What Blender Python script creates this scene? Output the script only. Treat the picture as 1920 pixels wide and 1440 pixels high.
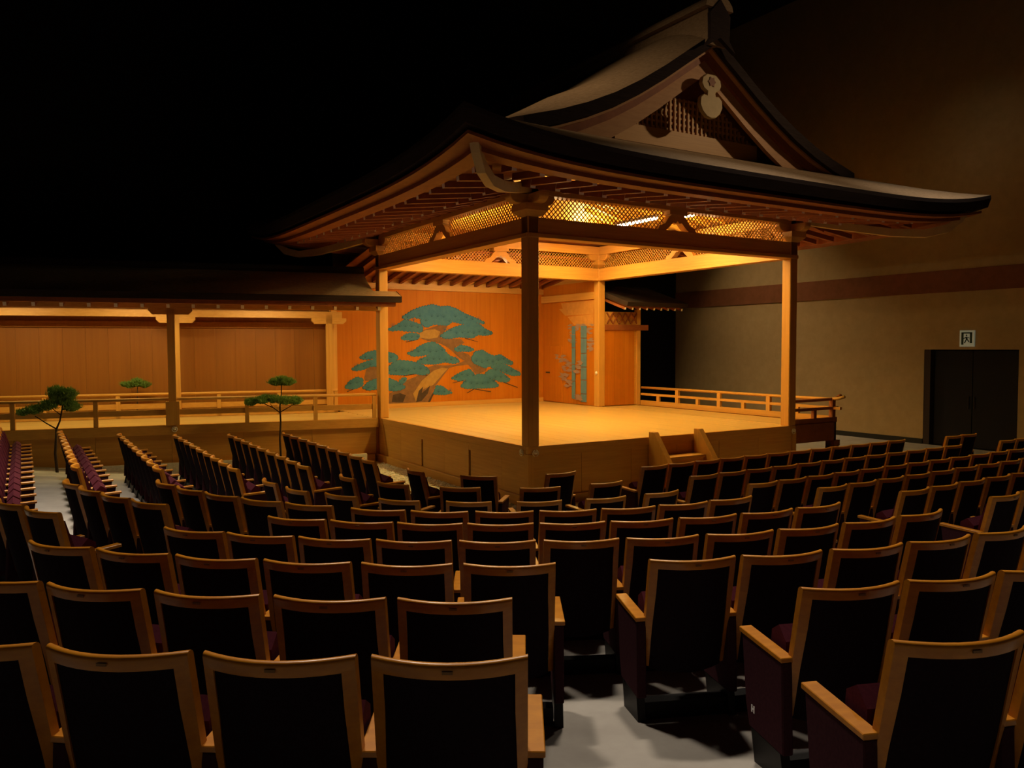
import bpy, bmesh, math, random
import numpy as np
from mathutils import Vector, Matrix

for o in list(bpy.data.objects):
    bpy.data.objects.remove(o)
scene = bpy.context.scene
COL = scene.collection
random.seed(7)
ZO = 0.95                      # stage-floor level above the lowest auditorium floor

# ------------------------------------------------------------------ camera, world, exposure
cam_d = bpy.data.cameras.new('camera')
cam = bpy.data.objects.new('camera', cam_d)
COL.objects.link(cam)
yaw, pitch, roll = math.radians(31.489), math.radians(-2.652), math.radians(-0.181)
cam_d.sensor_fit = 'HORIZONTAL'
cam_d.sensor_width = 36.0
cam_d.lens = 36.0 * 1498.0 / 1920.0
cam_d.clip_start = 0.05
cam_d.clip_end = 200
cam.location = (-6.6386, -10.3016, 1.5261 + ZO)
_f = Vector((math.sin(yaw) * math.cos(pitch), math.cos(yaw) * math.cos(pitch), math.sin(pitch)))
_r = Vector((math.cos(yaw), -math.sin(yaw), 0))
_u = _r.cross(_f)
_r2 = _r * math.cos(roll) + _u * math.sin(roll)
_u2 = -_r * math.sin(roll) + _u * math.cos(roll)
_m = Matrix((_r2, _u2, -_f)).transposed()
cam.rotation_euler = _m.to_euler()
scene.camera = cam

world = bpy.data.worlds.new('world')
scene.world = world
world.use_nodes = True
world.node_tree.nodes['Background'].inputs[0].default_value = (0.5, 0.45, 0.6, 1)
world.node_tree.nodes['Background'].inputs[1].default_value = 0.0

scene.view_settings.view_transform = 'Standard'
scene.view_settings.look = 'None'
scene.view_settings.gamma = 1
scene.view_settings.use_curve_mapping = False
scene.view_settings.exposure = 0.0

# lamp powers (watts), all used inside the lamps' own builders below
STAGE_W, BRIDGE_W, HOUSE_W, ROOF_W, WALL_W = 62.0, 28.0, 165.0, 24.0, 85.0
WARM = (1.0, 0.76, 0.19)
HOUSE = (1.0, 0.84, 0.66)

# ------------------------------------------------------------------ helpers
class MB:
    """collects boxes, sweeps and sheets; build() links them as one mesh object"""
    def __init__(self, xf=None):
        self.v, self.f, self.mi, self.xf = [], [], [], xf
    def add(self, vs, fs, mi=0):
        b = len(self.v)
        self.v += [self.xf(p) if self.xf else tuple(p) for p in vs]
        self.f += [tuple(i + b for i in f) for f in fs]
        self.mi += [mi] * len(fs)
        return self
    def box(self, x0, x1, y0, y1, z0, z1, mi=0):
        return self.hexa([(x0, y0, z0), (x1, y0, z0), (x1, y1, z0), (x0, y1, z0),
                          (x0, y0, z1), (x1, y0, z1), (x1, y1, z1), (x0, y1, z1)], mi)
    def hexa(self, v, mi=0):
        return self.add(v, [(3, 2, 1, 0), (4, 5, 6, 7), (0, 1, 5, 4), (1, 2, 6, 5), (2, 3, 7, 6), (3, 0, 4, 7)], mi)
    def beam(self, a, b, w, h, mi=0, up=(0, 0, 1), endmi=None):
        """rectangular bar from a to b, width w, height h (top face centred on a-b line + h)"""
        a, b, up = Vector(a), Vector(b), Vector(up)
        d = (b - a).normalized()
        s = d.cross(up).normalized() * (w / 2)
        t = s.cross(d).normalized() * (h / 2)
        vs = [a - s - t, a + s - t, a + s + t, a - s + t, b - s - t, b + s - t, b + s + t, b - s + t]
        self.add(vs, [(0, 1, 5, 4), (1, 2, 6, 5), (2, 3, 7, 6), (3, 0, 4, 7), (3, 2, 1, 0)], mi)
        n = len(self.v) - 8
        self.f.append((n + 4, n + 5, n + 6, n + 7)); self.mi.append(mi if endmi is None else endmi)
        return self
    def prism(self, poly, fn0, fn1, mi=0):
        n = len(poly)
        vs = [fn0(*p) for p in poly] + [fn1(*p) for p in poly]
        fs = [tuple(range(n))[::-1], tuple(range(n, 2 * n))]
        fs += [(i, (i + 1) % n, n + (i + 1) % n, n + i) for i in range(n)]
        return self.add(vs, fs, mi)
    def tube(self, pts, r, seg=8, mi=0, cap=True):
        pts = [Vector(p) for p in pts]
        rs = r if isinstance(r, (list, tuple)) else [r] * len(pts)
        vs, fs = [], []
        ref = Vector((0, 0, 1))
        for i, p in enumerate(pts):
            d = (pts[min(i + 1, len(pts) - 1)] - pts[max(i - 1, 0)]).normalized()
            if abs(d.dot(ref)) > .95: ref = Vector((1, 0, 0))
            s = d.cross(ref).normalized(); t = d.cross(s)
            for k in range(seg):
                an = 2 * math.pi * k / seg
                vs.append(p + s * math.cos(an) * rs[i] + t * math.sin(an) * rs[i])
        for i in range(len(pts) - 1):
            for k in range(seg):
                fs.append((i * seg + k, i * seg + (k + 1) % seg, (i + 1) * seg + (k + 1) % seg, (i + 1) * seg + k))
        if cap:
            fs.append(tuple(range(seg))[::-1]); fs.append(tuple(range((len(pts) - 1) * seg, len(pts) * seg)))
        return self.add(vs, fs, mi)
    def loft(self, loops, closed=True, cap=True, mi=0):
        n = len(loops[0]); vs = [p for l in loops for p in l]; fs = []
        for i in range(len(loops) - 1):
            for k in range(n if closed else n - 1):
                fs.append((i * n + k, i * n + (k + 1) % n, (i + 1) * n + (k + 1) % n, (i + 1) * n + k))
        if cap and closed:
            fs.append(tuple(range(n))[::-1]); fs.append(tuple(range((len(loops) - 1) * n, len(loops) * n)))
        return self.add(vs, fs, mi)
    def mesh(self, name, mats, smooth=False, recalc=True, bevel=0):
        me = bpy.data.meshes.new(name)
        me.from_pydata([tuple(v) for v in self.v], [], self.f)
        for m in (mats if isinstance(mats, (list, tuple)) else [mats]): me.materials.append(m)
        me.polygons.foreach_set('material_index', self.mi)
        if recalc or bevel:
            bm = bmesh.new(); bm.from_mesh(me)
            if recalc: bmesh.ops.recalc_face_normals(bm, faces=bm.faces)
            if bevel:
                bmesh.ops.bevel(bm, geom=list(bm.edges), offset=bevel, segments=1, affect='EDGES', clamp_overlap=True)
            bm.to_mesh(me); bm.free()
        if smooth: me.polygons.foreach_set('use_smooth', [True] * len(me.polygons))
        if smooth == 'angle': me.set_sharp_from_angle(angle=math.radians(50))
        me.update()
        return me

def link(name, me, parent=None, loc=(0, 0, 0), rz=0.0):
    o = bpy.data.objects.new(name, me)
    COL.objects.link(o)
    o.location = loc; o.rotation_euler = (0, 0, rz)
    if parent is not None:
        o.parent = parent
        r = parent
        if parent.get('_root'):
            o.matrix_parent_inverse = Matrix.Translation(-Vector(parent.location))
    return o

def obj(name, mb, mats, parent=None, **kw):
    return link(name, mb.mesh(name, mats, **kw), parent)

def thing(name, label, cat, loc=(0, 0, 0), group=None):
    """an Empty at the thing's base; parts are given in stage coordinates"""
    o = bpy.data.objects.new(name, None)
    COL.objects.link(o)
    o.location = loc; o.empty_display_size = .2
    o['_root'] = 1
    o['label'] = label; o['category'] = cat
    if group: o['group'] = group
    return o

def tag(o, label, cat, group=None):
    o['label'] = label; o['category'] = cat
    if group: o['group'] = group
    return o

def struct(name, mb, mats, label=None, **kw):
    o = obj(name, mb, mats, **kw); o['kind'] = 'structure'
    if label: o['label'] = label
    return o

# ------------------------------------------------------------------ materials (all procedural)
def mat(name, col, rough=.6, spec=.3, metal=0, emit=None, estr=0):
    m = bpy.data.materials.new(name); m.use_nodes = True
    b = m.node_tree.nodes['Principled BSDF']
    b.inputs['Base Color'].default_value = (*col, 1)
    b.inputs['Roughness'].default_value = rough
    b.inputs['Specular IOR Level'].default_value = spec
    b.inputs['Metallic'].default_value = metal
    if emit:
        b.inputs['Emission Color'].default_value = (*emit, 1)
        b.inputs['Emission Strength'].default_value = estr
    return m

def noisy(name, c1, c2, scale=(8, 8, 8), detail=4, rough=.6, spec=.3, bump=0.0, vary=0.0, coat=0, nscale=1.0):
    """two-tone noise material; 'scale' stretches the grain, 'vary' shifts the tone per object"""
    m = bpy.data.materials.new(name); m.use_nodes = True
    nt = m.node_tree; N = nt.nodes; Lk = nt.links
    b = N['Principled BSDF']
    b.inputs['Roughness'].default_value = rough
    b.inputs['Specular IOR Level'].default_value = spec
    b.inputs['Coat Weight'].default_value = coat
    b.inputs['Coat Roughness'].default_value = .25
    tc = N.new('ShaderNodeTexCoord'); mp = N.new('ShaderNodeMapping')
    mp.inputs['Scale'].default_value = scale
    no = N.new('ShaderNodeTexNoise'); no.inputs['Scale'].default_value = nscale
    no.inputs['Detail'].default_value = detail; no.inputs['Roughness'].default_value = .6
    cr = N.new('ShaderNodeValToRGB')
    cr.color_ramp.elements[0].position = .32; cr.color_ramp.elements[0].color = (*c2, 1)
    cr.color_ramp.elements[1].position = .68; cr.color_ramp.elements[1].color = (*c1, 1)
    Lk.new(tc.outputs['Object'], mp.inputs['Vector'])
    oi = N.new('ShaderNodeObjectInfo')
    va = N.new('ShaderNodeVectorMath'); va.operation = 'ADD'
    cb = N.new('ShaderNodeCombineXYZ')
    mu = N.new('ShaderNodeMath'); mu.operation = 'MULTIPLY'; mu.inputs[1].default_value = 37.0 if vary else 0
    Lk.new(oi.outputs['Random'], mu.inputs[0])
    for i in range(3): Lk.new(mu.outputs[0], cb.inputs[i])
    Lk.new(mp.outputs[0], va.inputs[0]); Lk.new(cb.outputs[0], va.inputs[1])
    Lk.new(va.outputs[0], no.inputs['Vector'])
    Lk.new(no.outputs['Fac'], cr.inputs[0])
    out = cr.outputs[0]
    if vary:
        hs = N.new('ShaderNodeHueSaturation')
        mr = N.new('ShaderNodeMapRange')
        mr.inputs['To Min'].default_value = 1 - vary; mr.inputs['To Max'].default_value = 1 + vary
        Lk.new(oi.outputs['Random'], mr.inputs['Value']); Lk.new(mr.outputs[0], hs.inputs['Value'])
        Lk.new(out, hs.inputs['Color']); out = hs.outputs[0]
    Lk.new(out, b.inputs['Base Color'])
    if bump:
        bp = N.new('ShaderNodeBump'); bp.inputs['Strength'].default_value = bump; bp.inputs['Distance'].default_value = .01
        Lk.new(no.outputs['Fac'], bp.inputs['Height']); Lk.new(bp.outputs[0], b.inputs['Normal'])
    return m

H1, H2 = (.60, .315, .068), (.51, .25, .048)
M = {
 'hin_x': noisy('cypress_grain_x', H1, H2, (1.2, 30, 30), rough=.5, vary=.05),
 'hin_y': noisy('cypress_grain_y', H1, H2, (30, 1.2, 30), rough=.5, vary=.05),
 'hin_z': noisy('cypress_grain_z', H1, H2, (30, 30, 1.0), rough=.55, vary=.05),
 'floor_y': noisy('stage_boards_y', (.64, .43, .14), (.565, .355, .10), (26, .9, 26), rough=.33, spec=.45, vary=.05),
 'floor_x': noisy('stage_boards_x', (.64, .43, .14), (.565, .355, .10), (.9, 26, 26), rough=.33, spec=.45, vary=.05),
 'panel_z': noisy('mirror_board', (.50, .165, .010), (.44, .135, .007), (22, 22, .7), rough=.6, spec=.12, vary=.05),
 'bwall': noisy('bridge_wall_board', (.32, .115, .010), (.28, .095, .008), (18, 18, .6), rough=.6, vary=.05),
 'eave': noisy('eave_wood_shaded', (.30, .092, .026), (.23, .068, .018), (9, 9, 9), rough=.6),  # cypress of the inner rafters; shade under the eaves put into the darker colour
 'barge': noisy('barge_wood', (.55, .28, .10), (.47, .22, .075), (4, 4, 20), rough=.6),
 'white': mat('white_rafter_paint', (.95, .88, .78), .6),
 'pale': noisy('pale_tip_paint', (.60, .44, .20), (.52, .37, .16), (6, 6, 6), rough=.6),
 'bark': noisy('cypress_bark_shingle', (.34, .235, .14), (.24, .16, .09), (14, 14, 40), rough=.9, spec=.1, bump=.4),
 'bark_edge': noisy('bark_edge_shaded', (.045, .032, .028), (.03, .02, .018), (3, 3, 60), rough=.95, spec=.05),  # turned from the light: that shade is put into the near-black colour
 'chair_wood': noisy('chair_oak', (.56, .215, .012), (.43, .15, .008), (7, 22, 22), rough=.33, spec=.35, coat=.12),
 'fabric': noisy('chair_back_fabric', (.018, .010, .014), (.012, .007, .010), (60, 60, 60), rough=.95, spec=.05),
 'maroon': noisy('chair_maroon_fabric', (.090, .016, .027), (.065, .011, .020), (70, 70, 70), rough=.95, spec=.08),
 'side': noisy('chair_side_fabric', (.055, .018, .024), (.04, .013, .018), (70, 70, 70), rough=.95, spec=.05),
 'black': mat('black_metal', (.012, .010, .010), .5),
 'carpet': noisy('grey_carpet', (.40, .375, .34), (.33, .305, .275), (3, 3, 3), detail=8, rough=.97, spec=.05, bump=.2),
 'plaster': noisy('tan_plaster', (.42, .30, .15), (.37, .26, .125), (5, 5, 5), detail=6, rough=.95, spec=.05),
 'band': noisy('brown_wall_band', (.22, .085, .04), (.18, .07, .03), (5, 5, 5), rough=.85, spec=.1),
 'darkwall': mat('unlit_wall', (.012, .011, .013), .95, .05),  # the dark of the unlit hall is put into this colour
 'door': mat('dark_door', (.012, .011, .014), .7, .2),
 'jamb': mat('dark_jamb', (.05, .035, .03), .8, .1),
 'gravel': noisy('white_gravel', (.78, .75, .68), (.60, .57, .50), (25, 25, 25), rough=.9, vary=.0),
 'kerb': mat('black_kerb', (.03, .028, .026), .8, .1),
 'green': noisy('pine_paint_green', (.075, .21, .27), (.055, .17, .26), (9, 9, 9), rough=.8, spec=.1),
 'green2': noisy('pine_paint_dark', (.04, .12, .17), (.03, .10, .15), (14, 14, 14), rough=.8, spec=.1),
 'trunk': noisy('pine_paint_trunk', (.24, .13, .06), (.17, .095, .045), (8, 8, 8), rough=.8, spec=.1),
 'trunk_l': noisy('pine_paint_trunk_light', (.42, .25, .07), (.33, .19, .05), (9, 9, 9), rough=.8, spec=.1),
 'trunk_d': noisy('pine_paint_trunk_dark', (.08, .055, .04), (.06, .04, .03), (9, 9, 9), rough=.8, spec=.1),
 'bamboo': noisy('bamboo_paint', (.13, .24, .32), (.10, .20, .30), (9, 9, 4), rough=.8, spec=.1),
 'mist': noisy('bamboo_leaf_paint', (.36, .22, .16), (.30, .21, .19), (9, 9, 9), rough=.8, spec=.1),
 'gold': noisy('gold_mist_paint', (.58, .27, .06), (.50, .23, .045), (9, 9, 9), rough=.7, spec=.2),
 'metal': mat('pale_metal_fitting', (.90, .84, .72), .35, .5, .0),
 'sign_w': mat('exit_sign_face', (.62, .66, .52), .5, .3, 0, (.75, .85, .6), .08),
 'sign_g': mat('exit_sign_green', (.02, .05, .025), .6),
 'letter': mat('white_letter', (.85, .85, .85), .6, .2),
 'needle': noisy('pine_needles', (.17, .30, .06), (.09, .19, .04), (30, 30, 30), rough=.7, spec=.2),
 'stem': noisy('pine_stem', (.06, .035, .02), (.04, .022, .014), (30, 30, 30), rough=.9),
 'plate': mat('seat_number_plate', (.24, .12, .035), .5),
 'tube': mat('lamp_tube', (1, 1, 1), .5, 0, 0, (1, .78, .46), 70.0),
 'lampbody': mat('lamp_housing', (.12, .10, .09), .6),
}

# ------------------------------------------------------------------ setting: floor, walls, ceiling
ARC = (-.95, -.80)             # common centre of the curved seat rows
HI = ([0, 3.3, 3.75, 4.25, 4.65, 5.47, 6.22, 7.02, 7.85, 8.7, 9.5, 11.2, 20],
      [-.95, -.93, -.90, -.72, -.68, -.60, -.54, -.46, -.38, -.28, -.20, -.02, .6])
LO = ([0, 2.3, 3.2, 4.0, 4.9, 5.7, 7, 20], [-.95, -.95, -.91, -.86, -.78, -.70, -.58, .6])
def sstep(t):
    t = min(1, max(0, t)); return t * t * (3 - 2 * t)
def floor_h(x, y):
    dx, dy = ARC[0] - x, ARC[1] - y
    az = math.degrees(math.atan2(dx, dy)); R = math.hypot(dx, dy)
    if 0 <= az <= 90: d = R
    elif dx < 0 and dy < 0: d = 0
    else: d = max(0, dy if dx < 0 else dx)
    w = sstep((az + 8) / 9) * sstep((92 - az) / 12)
    return w * np.interp(R, *HI) + (1 - w) * np.interp(d, *LO)

mb = MB()
xs = np.arange(-13, 12.71, .257); ys = np.arange(-14, 10.41, .25)
nx, ny = len(xs), len(ys)
xs[-1] = 12.70; ys[-1] = 10.4
mb.add([(x, y, floor_h(x, y)) for y in ys for x in xs],
       [(j * nx + i, j * nx + i + 1, (j + 1) * nx + i + 1, (j + 1) * nx + i) for j in range(ny - 1) for i in range(nx - 1)])
struct('floor', mb, M['carpet'], 'grey carpeted auditorium floor rising in shallow rakes', smooth=True, recalc=False)

XW = 12.70
ZC = 8.6                       # level of the hung house lamps
ZT = 11.5                      # ceiling
# right wall with a door opening (y -0.82..1.42, up to z 1.43)
mb = MB()
mb.box(XW, XW + .3, 1.42, 10.4, -1.2, 2.83).box(XW, XW + .3, -14, -.82, -1.2, 2.83)
mb.box(XW, XW + .3, -.82, 1.42, 1.43, 2.83).box(XW, XW + .3, -14, 10.4, 3.37, ZT)
struct('wall_right', mb, M['plaster'], 'tan plaster side wall')
struct('trim_1', MB().box(XW - .02, XW + .3, -14, 10.4, 2.83, 3.37), M['band'], 'brown horizontal band along the tan wall')
struct('baseboard_right', MB().box(XW - .03, XW, 1.42, 10.4, -.95, -.82), M['kerb'])
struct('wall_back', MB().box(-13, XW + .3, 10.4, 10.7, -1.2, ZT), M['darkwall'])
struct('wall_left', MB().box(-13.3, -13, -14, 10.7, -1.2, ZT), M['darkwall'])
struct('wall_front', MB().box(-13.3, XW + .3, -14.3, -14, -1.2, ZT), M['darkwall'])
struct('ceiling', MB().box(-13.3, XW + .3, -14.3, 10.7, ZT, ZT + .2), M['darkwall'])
d1 = struct('door_1', MB().box(XW + .22, XW + .27, -.82, 1.42, -1.0, 1.43), M['door'], 'dark double door in the tan wall')
for y0, y1 in ((-.80, .29), (.31, 1.24)):
    obj('door_leaf', MB().box(XW + .17, XW + .22, y0, y1, -.94, 1.41), M['door'], d1)
obj('jamb', MB().box(XW + .01, XW + .22, 1.26, 1.42, -.95, 1.43), M['jamb'], d1)
for y in (.23, .37): obj('door_handle', MB().tube([(XW + .13, y, .0), (XW + .13, y, .3)], .012), M['jamb'], d1)

# exit sign above the door
sg = thing('exit_sign', 'square pale exit sign with running figure above the dark door', 'exit sign', (XW - .02, .34, 1.70))
SX = XW - .055
obj('sign_box', MB().box(SX, XW, .17, .51, 1.50, 1.89), M['sign_w'], sg)
pic = MB()
def sgp(poly): pic.prism(poly, lambda a, b: (SX - .004, .51 - a * .34, 1.50 + b * .39), lambda a, b: (SX, .51 - a * .34, 1.50 + b * .39))
sgp([(.12, .12), (.28, .12), (.28, .86), (.12, .86)])                       # door post
sgp([(.72, .22), (.88, .22), (.88, .86), (.72, .86)])
sgp([(.12, .80), (.88, .80), (.88, .88), (.12, .88)])
sgp([(.42, .68), (.48, .62), (.54, .68), (.48, .76)])                       # running figure: head
sgp([(.40, .60), (.54, .60), (.58, .42), (.44, .42)])                       # body
sgp([(.44, .44), (.52, .44), (.38, .20), (.32, .24)])                       # rear leg
sgp([(.50, .44), (.58, .44), (.70, .30), (.64, .26)])                       # front leg
sgp([(.52, .60), (.56, .56), (.70, .50), (.68, .56)])                       # arm
sgp([(.42, .60), (.40, .54), (.30, .46), (.28, .52)])
obj('pictogram', pic, M['sign_g'], sg)

# white gravel bed around the stage
gv = MB()
gb = MB().box(-1.15, -.13, -1.15, 5.9, -.96, -.935).box(-.13, 6.1, -1.15, -.13, -.96, -.935)
def in_bed(n):
    for _ in range(n):
        if random.random() < .5: yield random.uniform(-1.13, -.14), random.uniform(-1.13, 5.6)
        else: yield random.uniform(-1.13, 6.0), random.uniform(-1.13, -.14)
ico = [(0, 0, 1), (.89, 0, .45), (.28, .85, .45), (-.72, .53, .45), (-.72, -.53, .45), (.28, -.85, .45), (.72, .53, -.45), (-.28, .85, -.45), (-.89, 0, -.45), (-.28, -.85, -.45), (.72, -.53, -.45), (0, 0, -1)]
icf = [(0, 1, 2), (0, 2, 3), (0, 3, 4), (0, 4, 5), (0, 5, 1), (1, 6, 2), (2, 7, 3), (3, 8, 4), (4, 9, 5), (5, 10, 1), (1, 10, 6), (2, 6, 7), (3, 7, 8), (4, 8, 9), (5, 9, 10), (11, 6, 10), (11, 7, 6), (11, 8, 7), (11, 9, 8), (11, 10, 9)]
for x, y in in_bed(9000):
    r = random.uniform(.014, .03); a = random.uniform(0, 6.28); c, s = math.cos(a), math.sin(a)
    k = random.uniform(.6, 1.1); q = random.uniform(.45, .7)
    gv.add([(x + r * (c * p[0] - s * k * p[1]), y + r * (s * p[0] + c * k * p[1]), -.93 + r * q * p[2]) for p in ico], icf)
gv.add(gb.v, gb.f)
o = obj('gravel', gv, M['gravel'], recalc=False); o['kind'] = 'stuff'
tag(o, 'white pebble gravel bed around the foot of the stage', 'gravel')

# ------------------------------------------------------------------ the roofed main stage
L = 5.9; A = .10
st = thing('noh_stage', 'roofed cypress main stage with four square pillars and a gabled bark roof', 'stage', (2.95, 2.95, -.95))

# floor boards: main stage boards run front to back, rear strip boards run across
sf = obj('stage_floor', MB().box(-.09, L + .09, -.09, 8.37, -.16, -.045), M['hin_x'], st)
n = 20; w = (L + .2 - .16) / n
pm = MB().box(0, w - .004, -.02, L - .0, -.045, 0).mesh('floor_board', M['floor_y'], bevel=.002)
for i in range(n): link('floor_board', pm, sf, (-.02 + .0 + i * w, 0.0, 0))
pm = MB().box(0, L + .2, 0, .27, -.045, -.002).mesh('rear_floor_board', M['floor_x'], bevel=.002)
for i in range(9): link('rear_floor_board', pm, sf, (-.1, L + .006 + i * .274, 0))
# raised edge boards
obj('edge_board', MB().box(-.1, L + .1, -.1, -.02, -.12, .004), M['hin_x'], st, bevel=.004)
obj('edge_board', MB().box(-.1, -.022, -.02, L + .1, -.12, .004), M['hin_y'], st, bevel=.004)
SL1, SL2 = 1.81, 3.73
# skirt boards: front in wide panels with fine seams, left side with open slots
W6 = (L + .2) / 6
fp = MB().box(.003, W6 - .003, -.085, -.05, -.80, -.12).mesh('skirt_board', M['hin_x'])
for i in range(6): link('skirt_board', fp, st, (-.1 + i * W6, 0, 0))
for y0, y1 in ((-.10, .72), (.725, SL1 - .04), (SL1 + .04, 2.77), (2.775, SL2 - .04), (SL2 + .04, 4.75), (4.755, L + .0)):
    obj('skirt_board', MB().box(-.085, -.05, y0, y1, -.78, -.12), M['hin_y'], st)
for s_ in (SL1, SL2): obj('slot_head', MB().box(-.083, -.05, s_ - .04, s_ + .04, -.25, -.12), M['hin_y'], st)
obj('skirt_backing', MB().box(-.05, -.03, 0, L, -.8, -.16).box(0, L, -.05, -.03, -.8, -.16), M['jamb'], st)
obj('sill_beam', MB().box(-.13, L + .12, -.13, -.0, -.95, -.79), M['hin_x'], st, bevel=.006)
obj('sill_beam', MB().box(-.14, -.0, -.0, L + .1, -.95, -.775), M['hin_y'], st, bevel=.006)
obj('corner_post', MB().box(-.11, .0, -.11, .0, -.79, -.12), M['hin_z'], st)
obj('corner_post', MB().box(L, L + .11, -.11, .0, -.79, -.12), M['hin_z'], st)
obj('corner_post', MB().box(-.13, .0, L, L + .11, -.79, -.12), M['eave'], st)

def ring_fitting(c, n, parent, r=.05):
    """round metal boss with a hanging ring, on a face with normal n"""
    c, n = Vector(c), Vector(n); u = Vector((0, 0, 1)); t = n.cross(u)
    m_ = MB()
    loop = [c + t * math.cos(a) * r + u * math.sin(a) * r + n * .015 for a in [2 * math.pi * k / 16 for k in range(17)]]
    m_.tube(loop, .007, 6, cap=False)
    loop = [c + t * math.cos(a) * r * .5 + u * (math.sin(a) * r * .5 + r * .15) + n * .02 for a in [2 * math.pi * k / 12 for k in range(13)]]
    m_.tube(loop, .007, 6, cap=False)
    m_.tube([c, c + n * .03], [.022, .014], 10)
    return obj('ring_fitting', m_, M['metal'], parent, smooth=True)
ring_fitting((.02, -.1, -.1), (0, -1, 0), st); ring_fitting((-.1, .08, -.1), (-1, 0, 0), st)
ring_fitting((L + .02, -.11, -.1), (0, -1, 0), st)
ring_fitting((L - .1, L - .02, .86), (-1, 0, 0), st, .04)

# pillars
pil = MB().box(-A, A, -A, A, .0, 3.83).mesh('pillar', M['hin_z'], bevel=.012)
for x, y in ((0, 0), (L, 0), (0, L), (L, L)): link('pillar', pil, st, (x, y, 0))

# beams: lower tie beam with a thin ledge, upper wall plate
def beam_side(p0, p1, inn):
    """p0-p1 pillar axis line in plan; inn = unit vector pointing inside"""
    x0, y0 = p0; x1, y1 = p1
    if x0 != x1: bx = lambda o0, o1, z0, z1: (x0 - A, x1 + A, y0 + o0, y0 + o1, z0, z1); mt = M['hin_x']
    else: bx = lambda o0, o1, z0, z1: (x0 + o0, x0 + o1, y0 - A, y1 + A, z0, z1); mt = M['hin_y']
    b = obj('tie_beam', MB().box(*bx(-.085, .085, 3.25, 3.49)), mt, st, bevel=.004)
    obj('ledge', MB().box(*bx(-.12, .12, 3.185, 3.25)), mt, b, bevel=.006)
    obj('wall_plate', MB().box(*bx(-.10, .10, 3.83, 4.03)), mt, st, bevel=.004)
beam_side((0, 0), (L, 0), 1); beam_side((0, L), (L, L), 1); beam_side((0, 0), (0, L), 1); beam_side((L, 0), (L, L), 1)

# diagonal lattice between the beams (cells of a few pixels: joined, one panel per bay)
def lattice(axis, fixed, a0, a1):
    m_ = MB(); h = .34; z0 = 3.49; pitch = .082; hw = .0070
    k = a0 - h
    def pt(a, z, o): return (a, fixed + o, z) if axis == 'x' else (fixed + o, a, z)
    while k < a1 + h:
        for sgn, off in ((1, .0), (-1, .012)):
            s0, s1 = (k, k + h) if sgn > 0 else (k + h, k)
            za, zb = 0.0, h; ca, cb = s0, s1
            if ca != cb:
                f = lambda a: (a - s0) / (s1 - s0) * h
                lo, hi = min(ca, cb), max(ca, cb)
                lo2, hi2 = max(lo, a0), min(hi, a1)
                if hi2 - lo2 > .02:
                    pa, pb = (lo2, f(lo2)), (hi2, f(hi2))
                    q = hw * 1.414
                    vs = []
                    for o in (off - .006, off + .006):
                        vs += [pt(pa[0], z0 + pa[1] - q, o), pt(pb[0], z0 + pb[1] - q, o), pt(pb[0], z0 + pb[1] + q, o), pt(pa[0], z0 + pa[1] + q, o)]
                    m_.hexa([vs[0], vs[1], vs[5], vs[4], vs[3], vs[2], vs[6], vs[7]])
        k += pitch
    o = obj('lattice_panel', m_, M['hin_x'], st); o['kind'] = 'stuff'
for ax, fx in (('x', 0.0), ('x', L), ('y', 0.0), ('y', L)):
    lattice(ax, fx, .2, 2.70); lattice(ax, fx, 3.20, L - .2)

# frog-leg struts at mid-span and boat-shaped bracket arms at the pillars
frog = [(-.44, 0), (-.40, .07), (-.27, .12), (-.20, .22), (-.15, .26), (-.15, .34), (.15, .34), (.15, .26), (.20, .22), (.27, .12), (.40, .07), (.44, 0), (.26, 0), (.17, .07), (.10, .14), (.04, .13), (0, .17), (-.04, .13), (-.10, .14), (-.17, .07), (-.26, 0)]
arm = [(-.40, .34), (-.40, .27), (-.36, .22), (-.30, .19), (-.16, .19), (-.16, .10), (-.10, .0), (.10, .0), (.16, .10), (.16, .19), (.30, .19), (.36, .22), (.40, .27), (.40, .34)]
for ax, fx in (('x', 0.0), ('x', L), ('y', 0.0), ('y', L)):
    def P0(c, t):
        return (lambda a, z: (c + a, fx - t, 3.49 + z)) if ax == 'x' else (lambda a, z: (fx - t, c + a, 3.49 + z))
    obj('frog_leg_strut', MB().prism(frog, P0(2.95, .07), P0(2.95, -.07)), M['hin_x'], st)
    obj('strut_cap', MB().prism([(-.2, .27), (.2, .27), (.2, .34), (-.2, .34)], P0(2.95, .1), P0(2.95, -.1)), M['hin_x'], st)
    for c in (0, L):
        obj('bracket_arm', MB().prism(arm, P0(c, .085), P0(c, -.085)), M['hin_x'], st, bevel=.01)
for x, y in ((0, 0), (L, 0), (0, L), (L, L)):
    obj('bearing_block', MB().loft([[(x + s * a, y + s * b, z) for a, b in ((-1, -1), (1, -1), (1, 1), (-1, 1))] for s, z in ((.12, 3.50), (.20, 3.58), (.20, 3.68))]), M['hin_x'], st)

# mirror-board rear wall with its painted pine
YB = 8.40
bw = obj('rear_wall', MB().box(-.2, L + .1, YB + .03, YB + .09, -.05, 4.0), M['hin_x'], st)
nb = 14; wb = (L + .2) / nb
pm = MB().box(.001, wb - .001, YB, YB + .03, .10, 3.0).mesh('wall_board', M['panel_z'])
for i in range(nb): link('wall_board', pm, bw, (-.2 + i * wb, 0, 0))
obj('wall_base', MB().box(-.2, L + .0, YB - .03, YB + .03, 0, .11), M['hin_x'], bw)
obj('wall_tie', MB().box(-.2, L + .0, YB - .05, YB + .03, 2.98, 3.12), M['hin_x'], bw)
obj('end_post', MB().box(-.30, -.16, YB - .06, YB + .09, 0, 3.4), M['hin_z'], bw)
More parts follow.
